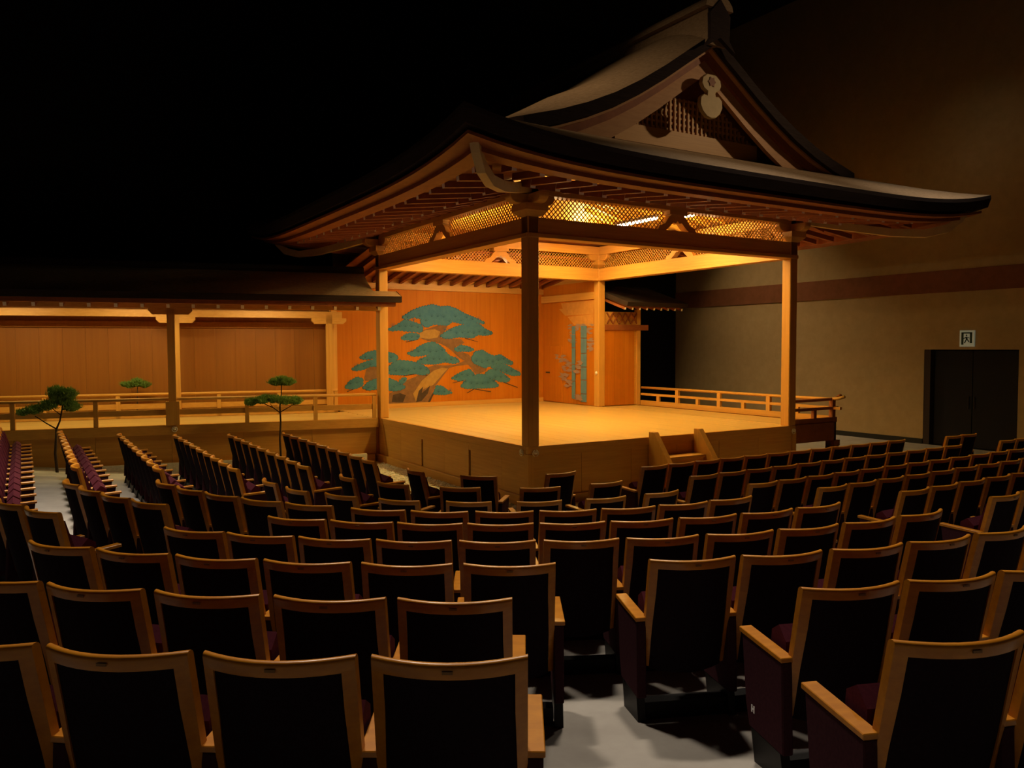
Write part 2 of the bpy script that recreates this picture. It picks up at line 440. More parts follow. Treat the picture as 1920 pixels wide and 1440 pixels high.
# sloping rafters between the rear wall and the stage beam
for i in range(17):
    x = .1 + i * .36
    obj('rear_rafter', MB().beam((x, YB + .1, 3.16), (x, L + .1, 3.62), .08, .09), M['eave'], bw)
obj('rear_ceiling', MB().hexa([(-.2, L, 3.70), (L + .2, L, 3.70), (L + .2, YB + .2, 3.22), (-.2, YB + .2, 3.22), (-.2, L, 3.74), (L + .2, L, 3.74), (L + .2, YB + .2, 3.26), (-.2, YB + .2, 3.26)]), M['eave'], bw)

PINE_CLUMPS = [
    [(1.59,2.29),(1.87,2.46),(2.11,2.55),(2.42,2.62),(2.65,2.57),(2.88,2.59),(3.11,2.52),(3.33,2.41),(3.54,2.34),(3.76,2.26),(3.93,2.19),(3.87,2.14),(3.67,2.17),(3.45,2.13),(3.24,2.15),(2.98,2.20),(2.85,2.10),(2.64,2.11),(2.44,2.12),(2.27,2.04),(2.15,2.09),(2.09,2.17),(2.11,2.26),(1.95,2.28),(1.79,2.24),(1.63,2.25)],
    [(1.19,1.98),(1.35,2.05),(1.51,2.14),(1.63,2.22),(1.83,2.18),(1.99,2.13),(2.11,2.08),(2.13,1.98),(2.07,1.91),(1.87,1.93),(1.67,1.94),(1.47,1.96),(1.27,1.94)],
    [(1.53,1.76),(1.65,1.85),(1.79,1.89),(1.99,1.87),(2.05,1.80),(1.95,1.72),(1.74,1.71),(1.59,1.72)],
    [(2.64,1.82),(2.81,1.93),(3.07,2.05),(3.32,2.11),(3.63,2.18),(3.80,2.13),(3.94,2.02),(4.18,1.92),(4.16,1.87),(3.93,1.84),(3.76,1.86),(3.58,1.77),(3.41,1.78),(3.19,1.80),(2.94,1.76),(2.77,1.76)],
    [(1.70,1.38),(1.86,1.43),(2.02,1.54),(2.23,1.63),(2.43,1.66),(2.60,1.58),(2.77,1.44),(2.64,1.35),(2.43,1.35),(2.27,1.34),(2.06,1.31),(1.86,1.30)],
    [(1.96,1.14),(2.04,1.21),(2.23,1.28),(2.35,1.36),(2.56,1.38),(2.76,1.41),(2.91,1.29),(3.10,1.23),(3.18,1.14),(3.02,1.10),(2.76,1.14),(2.47,1.09),(2.18,1.10)],
    [(3.04,1.48),(3.23,1.58),(3.45,1.54),(3.63,1.46),(3.49,1.41),(3.28,1.42),(3.10,1.42)],
    [(3.56,1.23),(3.67,1.40),(3.89,1.44),(4.07,1.34),(4.25,1.28),(4.43,1.32),(4.61,1.22),(4.84,1.10),(4.79,1.04),(4.56,1.08),(4.33,1.10),(4.15,1.03),(3.97,0.97),(3.75,1.05),(3.62,1.11)],
    [(4.15,1.01),(4.38,1.08),(4.56,1.06),(4.70,1.00),(4.89,0.90),(5.07,0.82),(5.07,0.75),(4.84,0.74),(4.61,0.81),(4.43,0.89),(4.20,0.95)],
    [(2.95,0.71),(3.10,0.80),(3.31,0.89),(3.49,0.94),(3.62,0.82),(3.64,0.75),(3.44,0.68),(3.18,0.64)],
    [(3.23,0.49),(3.36,0.64),(3.53,0.73),(3.75,0.80),(3.97,0.78),(4.15,0.70),(4.38,0.48),(4.29,0.44),(3.97,0.43),(3.66,0.43),(3.40,0.43)],
    [(3.97,0.82),(4.11,0.91),(4.29,0.93),(4.52,0.81),(4.75,0.64),(4.65,0.57),(4.42,0.59),(4.24,0.66),(4.06,0.72)],
    [(1.15,1.00),(1.31,1.13),(1.46,1.20),(1.66,1.18),(1.86,1.15),(2.10,1.08),(2.26,0.98),(2.31,0.87),(2.14,0.82),(1.86,0.86),(1.58,0.83),(1.30,0.85),(1.07,0.88)],
    [(0.43,1.28),(0.62,1.40),(0.85,1.45),(1.08,1.42),(1.35,1.36),(1.44,1.27),(1.34,1.16),(1.07,1.16),(0.84,1.26),(0.65,1.24),(0.50,1.24)],
    [(0.22,1.00),(0.35,1.08),(0.58,1.17),(0.84,1.24),(1.03,1.16),(0.96,1.06),(0.69,1.06),(0.50,0.98),(0.31,0.96)],
    [(0.04,0.56),(0.16,0.70),(0.35,0.80),(0.50,0.75),(0.50,0.60),(0.31,0.52),(0.12,0.52)],
    [(0.50,0.53),(0.65,0.67),(0.84,0.74),(1.18,0.75),(1.34,0.69),(1.50,0.61),(1.63,0.52),(1.53,0.46),(1.34,0.43),(1.07,0.47),(0.84,0.49),(0.65,0.47)],
    [(1.46,0.67),(1.58,0.76),(1.68,0.74),(1.61,0.63),(1.52,0.61)],
    [(2.42,0.32),(2.51,0.53),(2.67,0.51),(2.84,0.39),(2.97,0.33),(2.76,0.29),(2.55,0.30)],
]
PINE_TRUNK = [
    [(1.18,0.11),(1.20,0.37),(1.45,0.47),(1.65,0.68),(1.94,0.78),(2.26,1.00),(2.47,1.07),(2.76,1.05),(3.06,1.06),(3.36,1.17),(3.55,1.00),(3.45,1.06),(3.10,1.03),(2.89,0.98),(2.76,0.84),(2.51,0.55),(2.42,0.40),(2.30,0.09)],
    [(1.99,1.82),(2.05,1.93),(2.27,2.00),(2.60,2.10),(2.85,2.10),(2.77,1.93),(2.64,1.78),(2.98,1.75),(3.23,1.74),(3.34,1.65),(3.25,1.58),(3.10,1.55),(3.06,1.44),(3.28,1.40),(3.47,1.33),(3.60,1.21),(3.69,1.05),(3.86,1.01),(4.02,0.96),(4.00,0.89),(3.80,0.82),(3.66,0.82),(3.51,1.00),(3.36,1.16),(3.21,1.23),(3.06,1.35),(2.96,1.44),(2.77,1.56),(2.60,1.63),(2.27,1.69),(2.11,1.74)],
    [(0.54,0.78),(0.59,0.96),(0.65,1.10),(0.82,1.15),(1.07,1.09),(1.07,0.77),(0.82,0.72),(0.65,0.70),(0.55,0.71)],
]
PINE_DARK = [
    [(2.01,0.41),(2.14,0.52),(2.09,0.35),(2.22,0.44),(2.34,0.55),(2.26,0.33),(2.09,0.15),(1.93,0.12)],
    [(1.26,0.15),(1.30,0.33),(1.49,0.37),(1.65,0.31),(1.57,0.13)],
    [(2.26,0.11),(2.36,0.27),(2.46,0.44),(2.53,0.53),(2.51,0.42),(2.40,0.25),(2.32,0.09)],
]
PINE_LIGHT = [
    [(2.03,1.78),(2.05,1.89),(2.23,1.97),(2.48,1.99),(2.64,1.93),(2.56,1.78),(2.31,1.74),(2.15,1.76)],
    [(1.93,0.14),(1.85,0.34),(2.10,0.67),(2.43,0.92),(2.68,0.99),(2.85,0.97),(2.68,0.81),(2.42,0.55),(2.14,0.45),(2.01,0.30)],
]
PINE_TWIGS = [
    [(1.66,1.67),(1.99,1.74),(2.01,1.72),(1.68,1.65)],
    [(3.36,1.77),(3.76,1.67),(3.75,1.66),(3.36,1.75)],
    [(3.40,0.31),(3.62,0.42),(4.15,0.33),(4.14,0.31),(3.63,0.40),(3.42,0.30)],
    [(4.56,0.57),(5.00,0.42),(4.99,0.40),(4.55,0.55)],
    [(2.97,0.59),(3.31,0.66),(3.32,0.64),(2.99,0.58)],
    [(0.09,0.46),(0.27,0.52),(0.29,0.51),(0.10,0.44)],
    [(1.58,0.81),(1.94,0.86),(2.26,0.81),(2.25,0.79),(1.94,0.84),(1.59,0.79)],
]

def painted(name, polys, y, mt, joined=False):
    m_ = MB()
    for i, q in enumerate(polys):
        yy = y - i * .00012
        m_.prism(q, lambda a, b: (a, yy - .0008, b), lambda a, b: (a, yy, b))
        if not joined: obj(name, m_, mt, bw); m_ = MB()
    if joined: obj(name, m_, mt, bw)['kind'] = 'stuff'
def scallop(q, amp=.022):
    """pine clumps get a bumpy brush outline"""
    out = []
    n_ = len(q)
    for i in range(n_):
        a, b = Vector(q[i]), Vector(q[(i + 1) % n_]); d = b - a; l = d.length
        k = max(1, int(l / .07)); nr = Vector((d.y, -d.x)).normalized() if l else Vector((0, 0))
        cx = sum(p[0] for p in q) / n_; cz = sum(p[1] for p in q) / n_
        if nr.dot(Vector((a.x - cx, a.y - cz))) < 0: nr = -nr
        for j in range(k):
            out.append(tuple(a + d * (j / k))); 
            if l > .05: out.append(tuple(a + d * ((j + .5) / k) + nr * amp))
    return out
def grow(q, f):
    cx = sum(p[0] for p in q) / len(q); cz = sum(p[1] for p in q) / len(q)
    return [(cx + (p[0] - cx) * f, cz + (p[1] - cz) * f) for p in q]
painted('pine_trunk_paint', PINE_TRUNK, YB - .001, M['trunk'])
painted('pine_trunk_highlight', PINE_LIGHT, YB - .0025, M['trunk_l'])
painted('pine_trunk_shade', PINE_DARK, YB - .004, M['trunk_d'])
painted('pine_twig_paint', PINE_TWIGS, YB - .005, M['trunk_d'])
painted('pine_clump_outline', [scallop(grow(q, 1.03)) for q in PINE_CLUMPS], YB - .006, M['green2'])
painted('pine_clump_paint', [scallop(q) for q in PINE_CLUMPS], YB - .0095, M['green'])
lines = []
for q in PINE_CLUMPS:                                            # fan strokes inside each clump
    x0 = min(p[0] for p in q); x1 = max(p[0] for p in q); z0 = min(p[1] for p in q); z1 = max(p[1] for p in q)
    for k in range(int((x1 - x0) / .17)):
        cx = x0 + .12 + k * .17; cz = z0 + (z1 - z0) * random.uniform(.25, .5)
        r = min(.10, (z1 - z0) * .35)
        for a in (35, 65, 90, 115, 145):
            c, s = math.cos(math.radians(a)), math.sin(math.radians(a))
            lines.append([(cx - .004 * s, cz + .004 * c), (cx + .004 * s, cz - .004 * c), (cx + r * c + .002 * s, cz + r * s - .002 * c), (cx + r * c - .002 * s, cz + r * s + .002 * c)])
painted('pine_needle_strokes', lines, YB - .0135, M['green2'], True)

# right-hand side wall with the painted bamboo and the low door
sw = obj('side_wall', MB().box(L - .04, L + .06, L + .1, YB + .05, 0, 3.9), M['hin_y'], st)
ns = 6; ws = (YB - L - .1) / ns
pm = MB().box(L - .07, L - .04, .001, ws - .001, .02, 3.2).mesh('side_wall_board', M['panel_z'])
for i in range(ns): link('side_wall_board', pm, sw, (0, L + .1 + i * ws, 0))
obj('wall_tie', MB().box(L - .12, L - .04, L + .1, YB, 2.74, 2.92), M['hin_y'], sw)
obj('small_door', MB().box(L - .085, L - .06, 7.45, 8.25, .03, 1.55), M['panel_z'], sw, bevel=.004)
obj('door_pull', MB().box(L - .10, L - .085, 8.02, 8.20, .80, .84), M['trunk_d'], sw)
def painted_y(name, polys, x, mt, joined=False):
    m_ = MB()
    for i, q in enumerate(polys):
        xx = x - i * .0002
        m_.prism(q, lambda a, b: (xx - .001, a, b), lambda a, b: (xx, a, b))
        if not joined: obj(name, m_, mt, sw); m_ = MB()
    if joined: obj(name, m_, mt, sw)['kind'] = 'stuff'
XS = L - .07
painted_y('gold_mist_paint', [[(7.6, 2.55), (6.05, 2.55), (6.05, 2.36), (7.3, 2.36)], [(7.2, 2.33), (6.05, 2.36), (6.05, 2.05), (6.9, 2.10)], [(7.5, 2.7), (6.02, 2.72), (6.02, 2.5), (7.4, 2.5)]], XS - .001, M['gold'])
leaf = []
for cx, cz, wd, hh in ((6.75, 2.0, .75, .22), (6.35, 1.95, .5, .28), (6.15, 1.6, .2, .34), (7.0, 1.75, .28, .22), (7.45, 1.2, .5, .2), (7.2, 1.0, .36, .24), (7.35, .72, .4, .16), (7.15, .55, .3, .2), (6.7, 1.0, .25, .3), (6.65, .2, .22, .12)):
    for k in range(14):
        a = random.uniform(-.5, .5) * wd; b = random.uniform(-.5, .5) * hh; l = random.uniform(.16, .3); t = random.uniform(-.6, .6)
        leaf.append([(cx + a - l / 2, cz + b), (cx + a, cz + b + .03), (cx + a + l / 2, cz + b + t * .06), (cx + a, cz + b - .03)])
painted_y('bamboo_leaf_paint', leaf, XS - .002, M['mist'], True)
stalk = []
for cy, wd, zs in ((6.90, .16, (.14, .62, 1.06, 1.5, 1.85, 2.08)), (6.45, .25, (.08, .30, .66, 1.0, 1.35, 1.75, 2.08))):
    for a, b in zip(zs, zs[1:]):
        stalk.append([(cy - wd / 2, a + .008), (cy + wd / 2, a + .008), (cy + wd / 2, b - .008), (cy - wd / 2, b - .008)])
painted_y('bamboo_stalk_paint', stalk, XS - .018, M['bamboo'])

# ------------------------------------------------------------------ roof
XC = YC = 2.95; HALF = 5.37; HB = 4.70
def Pf(d):
    return float(np.interp(d, [0, .2, .5, 1, 1.5, 2, 2.5, 3, 3.6, 4.2, 4.8, 5.4], [6.52, 6.38, 6.18, 5.84, 5.53, 5.26, 5.04, 4.86, 4.69, 4.46, 4.21, 3.95]))
def dyn(y): return abs(y - YC) * (HALF / HB if y > YC else 1)
def upturn(ax, ay):
    return .27 * (max(ax, ay) / HALF) ** 2 * (min(ax, ay) / HALF) ** 4.5
def ztop(x, y):
    ax, ay = abs(x - XC), dyn(y)
    return Pf(max(ax, ay)) + upturn(ax, ay)
def ring(d, fz, n=24):
    """square ring of points at normalised half width d; fz(x, y, u) -> z"""
    pts = []
    for k in range(4):
        for i in range(n):
            t = -1 + 2 * i / n
            t = math.copysign(abs(t) ** .8, t)
            a, b = ((t, -1), (1, t), (-t, 1), (-1, -t))[k]
            x = XC + a * d; y = YC + b * d * (HB / HALF if b > 0 else 1)
            u = upturn(abs(a) * d, abs(b) * d)
            pts.append((x, y, fz(x, y, u)))
    return pts
rl = [ring(d, lambda x, y, u: ztop(x, y)) for d in (2.5, 3.0, 3.4, 3.8, 4.2, 4.6, 5.0, 5.25, HALF)]
roof = obj('roof', MB().loft(rl, cap=False), M['bark'], st, smooth=True, recalc=False)
edge = [ring(HALF, lambda x, y, u: ztop(x, y)), ring(HALF + .005, lambda x, y, u: ztop(x, y) - .06), ring(HALF - .03, lambda x, y, u: ztop(x, y) - .22), ring(HALF - .22, lambda x, y, u: ztop(x, y) - .25)]
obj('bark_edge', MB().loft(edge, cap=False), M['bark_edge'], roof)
eb = [ring(HALF - .10, lambda x, y, u: 3.72 + u), ring(HALF - .10, lambda x, y, u: 3.68 + u), ring(HALF - .32, lambda x, y, u: 3.685 + u), ring(HALF - .32, lambda x, y, u: 3.63 + u), ring(HALF - .60, lambda x, y, u: 3.655 + u), ring(HALF - .60, lambda x, y, u: 3.80 + u)]
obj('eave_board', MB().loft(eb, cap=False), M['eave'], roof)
SOF = ([0, 1.5, 2.95, 3.8, 4.8, 5.3], [4.95, 4.55, 4.14, 3.94, 3.80, 3.76])
sfz = lambda x, y, u: float(np.interp(max(abs(x - XC), dyn(y)), *SOF)) + u
sof = [ring(d, sfz) for d in (.05, .8, 1.5, 2.2, 2.95)]
obj('inner_ceiling', MB().loft(sof, cap=False), M['hin_x'], roof)
sof = [ring(d, sfz) for d in (2.95, 3.8, 4.3, 4.8, 5.2)]
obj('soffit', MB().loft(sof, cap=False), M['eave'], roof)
# flying rafters and base rafters with white painted ends
def place_rafter(side, t, d0, d1, z0, z1, w, h):
    at = abs(t - YC)
    d0 = max(d0, at + .12) if at > 2.95 else d0
    if d1 - d0 < .12: return
    f = (d0 - 2.0) and 1
    z0s = z0 + (z1 - z0) * 0
    u0 = upturn(at, d0); u1 = upturn(at, d1)
    if side == 'f': p = lambda d: (t, YC - d)
    elif side == 'l': p = lambda d: (XC - d, t)
    else: p = lambda d: (XC + d, t)
    o = obj('rafter', MB().beam((*p(d0), z0 + u0), (*p(d1), z1 + u1), w, h, 0, endmi=1), [M['eave'], M['white']], roof)
for side in 'flr':
    hi = 22 if side == 'f' else 19
    for i in range(-1, hi):
        t = -1.33 + .42 * i
        zz = lambda d: float(np.interp(d, *SOF))
        at = abs(t - YC)
        da = max(3.35, at + .12) if at > 2.95 else 3.35
        place_rafter(side, t, da, 4.66, 3.86 - (da - 3.35) * .12, 3.70, .075, .09)
        db = max(1.2, at + .1) if at > 2.95 else 1.2
        dm = max(2.9, db)
        if dm < 3.7: place_rafter(side, t, dm, 3.80, zz(dm) - .16, zz(3.80) - .16, .085, .11)
        if at < 2.8:
            pq = {'f': lambda d: (t, YC - d), 'l': lambda d: (XC - d, t), 'r': lambda d: (XC + d, t)}[side]
            obj('inner_rafter', MB().beam((*pq(max(at, .3)), zz(max(at, .3)) - .07), (*pq(2.86), zz(2.86) - .07), .07, .09), M['hin_x'], roof)  # same wood as the outer rafters, without their painted-in shade
# hip rafters
for sx, sy, kx, ky in ((-1, -1, 0, 0), (1, -1, L, 0), (-1, 1, 0, L)):
    r_ = .83 if sy > 0 else 1
    pth = [(-.2, 4.12), (.5, 3.92), (1.25, 3.74), (1.65, 3.70), (1.92, 3.78), (2.06, 3.93), (2.12, 4.05)]
    loops = []
    for k, (q, z) in enumerate(pth):
        q *= r_
        s = .055
        nxy = Vector((-sy, sx, 0)).normalized() * s
        zt = Vector((0, 0, .07)) if k < 3 else (Vector((-sx * .015, -sy * .015, .07)) if k < 5 else Vector((-sx * .04, -sy * .04, .03)))
        c = Vector((kx + sx * q, ky + sy * q, z - .12))
        loops.append([c - nxy - zt, c + nxy - zt, c + nxy + zt, c - nxy + zt])
    obj('hip_rafter', MB().loft(loops), M['pale'], roof)
# gable roof: curved slopes, dark bark verge, brown verge soffit
def lift(y): return .34 * (1 - max(0, min(1, (abs(y - YC) - 2.7) / 1.13)) ** 2)
YV0, YV1 = -.88, 5.9 + .5
dd = [0, .2, .5, 1, 1.5, 2, 2.5, 3, 3.4, 3.62]
yy = [YV0 + (YV1 - YV0) * k / 28 for k in range(29)]
for sgn in (-1, 1):
    gr = MB(); n_ = len(dd)
    def zg(d, y): return Pf(d) + .03 + lift(y) * (1 if d < 2.6 else (3.62 - d) / 1.02 * .7 + .3)
    gr.add([(XC + sgn * d, y, zg(d, y)) for y in yy for d in dd], [(j * n_ + i, j * n_ + i + 1, (j + 1) * n_ + i + 1, (j + 1) * n_ + i) for j in range(28) for i in range(n_ - 1)])
    obj('gable_slope', gr, M['bark'], roof, smooth=True, recalc=False)
    vb = MB()
    lp = [[(XC + sgn * d, YV0, zg(d, YV0)), (XC + sgn * d, YV0 - .01, zg(d, YV0) - .20), (XC + sgn * d, YV0 + .12, zg(d, YV0) - .22), (XC + sgn * d, YV0 + .12, zg(d, YV0) - .02)] for d in dd]
    vb.loft(lp)
    vb.loft([[(XC + sgn * 3.62, y, zg(3.62, y)), (XC + sgn * 3.60, y, zg(3.62, y) - .20), (XC + sgn * 3.4, y, zg(3.62, y) - .12)] for y in yy])
    obj('verge_edge', vb, M['bark_edge'], roof)
    vs = MB().loft([[(XC + sgn * d, YV0 + .10, zg(d, YV0) - .20), (XC + sgn * d, YV0 + .10, zg(d, YV0) - .245), (XC + sgn * d, -.2, zg(d, YV0) - .245), (XC + sgn * d, -.2, zg(d, YV0) - .20)] for d in dd])
    obj('verge_soffit', vs, M['eave'], roof)
    # barge board with an inner moulding
    bb = MB().loft([[(XC + sgn * d, YV0 + .22, zg(d, YV0) - .34), (XC + sgn * d, YV0 + .22, zg(d, YV0) - .62 - .02 * d), (XC + sgn * d, YV0 + .30, zg(d, YV0) - .62 - .02 * d), (XC + sgn * d, YV0 + .30, zg(d, YV0) - .34)] for d in dd[:-1]])
    b_ = obj('barge_board', bb, M['barge'], roof)
    obj('verge_board', MB().loft([[(XC + sgn * d, YV0 + .13, zg(d, YV0) - .22), (XC + sgn * d, YV0 + .16, zg(d, YV0) - .37), (XC + sgn * d, YV0 + .24, zg(d, YV0) - .37), (XC + sgn * d, YV0 + .24, zg(d, YV0) - .22)] for d in dd]), M['eave'], roof)
    obj('verge_strip', MB().loft([[(XC + sgn * d, YV0 + .06, zg(d, YV0) - .215), (XC + sgn * d, YV0 + .06, zg(d, YV0) - .25), (XC + sgn * d, YV0 + .18, zg(d, YV0) - .25), (XC + sgn * d, YV0 + .18, zg(d, YV0) - .215)] for d in dd]), M['barge'], roof)
# gable wall with square lattice
gw = MB()
top = [(d, Pf(d) - .25) for d in dd]
poly = [(XC - d, z) for d, z in reversed(top)] + [(XC + d, z) for d, z in top[1:]] + [(XC + 3.6, 4.3), (XC - 3.6, 4.3)]
gw.prism(poly, lambda a, b: (a, -.24, b), lambda a, b: (a, -.18, b))
obj('gable_wall', gw, M['eave'], roof)
obj('gable_sill', MB().box(XC - 1.6, XC + 1.6, -.36, -.24, 4.78, 5.06), M['hin_x'], roof)
gl = MB()
for i in range(-16, 17):
    x = XC + i * .1
    zt = Pf(abs(i * .1)) - .45
    if zt > 5.1: gl.box(x - .018, x + .018, -.32, -.28, 5.06, min(zt, 5.62))
for k in range(6):
    z = 5.10 + k * .1
    d = float(np.interp(z + .42, [4.6, 5.0, 5.25, 5.53, 5.84, 6.18, 6.52], [3.6, 2.5, 2, 1.5, 1, .5, 0]))
    gl.box(XC - d, XC + d, -.30, -.26, z - .018, z + .018)
obj('gable_lattice', gl, M['hin_x'], roof)['kind'] = 'stuff'
# carved pendant under the gable peak
pend = [(0, 0), (.10, .02), (.20, .10), (.25, .20), (.24, .31), (.17, .37), (.10, .36), (.09, .42), (.17, .46), (.22, .54), (.20, .63), (.10, .70), (-.10, .70), (-.20, .63), (-.22, .54), (-.17, .46), (-.09, .42), (-.10, .36), (-.17, .37), (-.24, .31), (-.25, .20), (-.20, .10), (-.10, .02)]
gg = obj('gable_pendant', MB().prism(pend, lambda a, b: (XC + a, YV0 + .04, 5.20 + b), lambda a, b: (XC + a, YV0 + .12, 5.20 + b)), M['pale'], roof, bevel=.012)
for a in range(6):
    c, s = math.cos(a * 1.047), math.sin(a * 1.047)
    obj('pendant_petal', MB().prism([(0, 0), (.05, .03), (.085, 0), (.05, -.03)], lambda p, q: (XC + p * c - q * s, YV0 + .03, 5.78 + p * s + q * c), lambda p, q: (XC + p * c - q * s, YV0 + .045, 5.78 + p * s + q * c)), M['eave'], roof)
# ridge: boarded box ridge with a rounded bark cap and end board
rd = MB().box(XC - .20, XC + .20, YV0 - .06, YV1 + .06, 6.32, 6.90)
rd.loft([[(XC + .30 * math.cos(a), y, 6.88 + .22 * math.sin(a)) for a in [math.pi * k / 8 for k in range(9)]] for y in (YV0 - .12, YV1 + .12)])
obj('ridge', rd, M['bark'], roof)
obj('ridge_end_board', MB().prism([(-.34, 6.22), (-.20, 6.40), (-.22, 6.78), (0, 7.02), (.22, 6.78), (.20, 6.40), (.34, 6.22), (0, 6.42)], lambda a, b: (XC + a, YV0 - .14, b), lambda a, b: (XC + a, YV0 - .07, b)), M['bark_edge'], roof)

# ------------------------------------------------------------------ chorus veranda on the right of the stage
jv = thing('chorus_veranda', 'low-railed wooden side veranda beyond the right-hand stage pillars', 'veranda', (6.6, 2.95, -.95))
XR = 7.22
vf = obj('veranda_floor', MB().box(L + .1, XR + .04, -.02, L, -.16, -.05), M['hin_y'], jv)
pm = MB().box(0, .268, -.02, L - .05, -.05, -.004).mesh('veranda_board', M['floor_y'], bevel=.002)
for i in range(4): link('veranda_board', pm, vf, (L + .10 + i * .272, 0, 0))
obj('fascia', MB().box(L + .1, XR + .04, -.06, -.02, -.36, -.0), M['eave'], jv)
obj('fascia', MB().box(XR, XR + .05, -.06, L, -.36, -.0), M['eave'], jv)
for y in (.02, 2.9, 5.7): obj('support_post', MB().box(XR - .09, XR + .03, y - .06, y + .06, -.95, -.16), M['eave'], jv)
obj('cross_bearer', MB().box(XR - .06, XR + .12, -.10, .02, -.47, -.36).box(XR - .2, XR + .09, -.1, .0, -.56, -.47), M['eave'], jv)
rl_ = obj('railing', MB().box(XR - .04, XR + .04, -.02, L - .1, 0, .12), M['hin_y'], jv)
obj('rail', MB().box(XR - .03, XR + .03, -.20, L - .1, .255, .31), M['hin_y'], rl_)
obj('rail', MB().tube([(XR, L - .1, .455), (XR, .1, .455), (XR, -.12, .475), (XR, -.28, .52)], .032, 8), M['hin_y'], rl_, smooth=True)
for y in (4.45, 3.05, 1.6): obj('rail_post', MB().box(XR - .035, XR + .035, y - .05, y + .05, .12, .44), M['hin_z'], rl_)
for y in (5.15, 3.75, 2.32, .85): obj('rail_strut', MB().box(XR - .03, XR + .03, y - .045, y + .045, .12, .256), M['hin_z'], rl_)
obj('rail', MB().box(L + .1, XR + .16, -.03, .03, .255, .31), M['eave'], rl_)
obj('rail', MB().tube([(L + .1, 0, .455), (XR + .05, 0, .46), (XR + .16, 0, .49), (XR + .26, 0, .53)], .032, 8), M['eave'], rl_, smooth=True)
obj('rail', MB().box(L + .1, XR + .10, -.04, .04, 0, .10), M['eave'], rl_)
obj('rail_post', MB().box(XR - .045, XR + .045, -.045, .045, 0, .46), M['eave'], rl_)
obj('rail_strut', MB().box(6.62, 6.70, -.035, .035, .10, .256), M['eave'], rl_)
# rear panel with beam, transom and a small bark roof
rp = obj('rear_panel', MB().box(L + .1, 7.10, L - .02, L + .04, 0, 2.42), M['hin_x'], jv)
pm = MB().box(.001, .331, L - .05, L - .02, .02, 1.95).mesh('panel_board', M['panel_z'])
for i in range(3): link('panel_board', pm, rp, (L + .11 + i * .333, 0, 0))
obj('panel_beam', MB().box(L + .1, 7.45, L - .09, L - .02, 1.95, 2.09), M['eave'], rp)
obj('panel_post', MB().box(7.09, 7.20, L - .07, L + .05, 0, 2.50), M['hin_z'], rp)
tr = MB()
for k in range(5):
    x = 6.1 + k * .2
    tr.beam((x, L - .05, 2.12), (x + .2, L - .05, 2.40), .03, .03).beam((x + .2, L - .045, 2.12), (x, L - .045, 2.40), .03, .03)
obj('transom', tr, M['eave'], rp)
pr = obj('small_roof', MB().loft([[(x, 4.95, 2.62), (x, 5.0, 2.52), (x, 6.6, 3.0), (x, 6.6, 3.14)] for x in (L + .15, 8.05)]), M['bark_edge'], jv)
for k in range(9):
    x = 6.1 + k * .235
    obj('rafter', MB().beam((x, 6.5, 2.90), (x, 5.12, 2.47), .05, .06, 0, endmi=1), [M['eave'], M['white']], pr)

# ------------------------------------------------------------------ wooden steps at the stage front
sp_ = thing('wooden_steps', 'plain wooden steps leaning against the front edge of the stage', 'steps', (2.85, -.5, -.95))
for x in (2.28, 3.31):
    obj('stringer', MB().prism([(-.12, .10), (-.24, .10), (-.96, -.86), (-.96, -.95), (-.12, -.95)], lambda y, z: (x, y, z), lambda y, z: (x + .11, y, z)), M['hin_z'], sp_, bevel=.006)
for y0, z in ((-.14, -.32), (-.36, -.63)):
    obj('tread', MB().box(2.39, 3.31, y0 - .27, y0, z - .05, z), M['hin_x'], sp_, bevel=.004)
    obj('riser', MB().box(2.39, 3.31, y0 - .22, y0 - .20, z - .26, z - .05), M['hin_x'], sp_)

# ------------------------------------------------------------------ the bridgeway on the left
BS = (-.10, 5.85); BD = (-.97992, .19938); BN = (-.19938, -.97992)
def bx(p): return (BS[0] + p[0] * BD[0] + p[1] * BN[0], BS[1] + p[0] * BD[1] + p[1] * BN[1], p[2])
BANG = math.atan2(BD[1], BD[0])
def B(): return MB(bx)
SE = 9.2
br = thing('bridgeway', 'roofed wooden bridgeway with low railings leading to the stage', 'bridgeway', bx((4.2, -1, -.95)))
dk = obj('deck', B().box(.06, SE, -2.0, -.14, -.2, -.06), M['hin_x'], br)
for i in range(7):
    o0 = -.02 - i * .30
    pm = MB().box(.203 * abs(o0) + .03, SE, o0 - .296, o0, -.06, -.006 if i else -.002).mesh('deck_board', M['floor_x'])
    link('deck_board', pm, dk, (BS[0], BS[1], 0), BANG)
obj('edge_beam', B().box(.02, SE, -.14, 0.0, -.19, 0), M['hin_x'], br, bevel=.004)
pm = MB().box(.003, 1.36, -.16, -.12, -.80, -.19).mesh('base_board', M['hin_x'])
for i in range(7):
    p = bx((.05 + i * 1.365, 0, 0)); link('base_board', pm, br, (p[0], p[1], 0), BANG)
obj('sill_beam', B().box(.1, SE, -.14, .0, -.97, -.78), M['hin_x'], br)
obj('white_edging', B().box(.3, SE, .05, .16, -.97, -.74), M['gravel'], br)
def rail(o, s0, posts, nm):
    r_ = obj(nm, B().box(s0, SE, o - .02, o + .02, .20, .31), M['hin_x'], br)
    obj('top_rail', B().tube([(s0, o, .515), (SE, o, .515)], .032, 10), M['hin_x'], r_, smooth=True)
    for s in posts: obj('rail_post', B().box(s - .04, s + .04, o - .04, o + .04, 0, .49), M['hin_z'], r_)
    return r_
rail(-.06, .06, [.10, 1.34, 2.71, 5.48, 6.87], 'front_railing')
rr = rail(-2.0, .62, [.66, 1.95, 3.25, 5.3, 6.7], 'rear_railing')
obj('base_rail', B().box(.62, SE, -2.04, -1.96, .0, .07), M['hin_x'], rr)
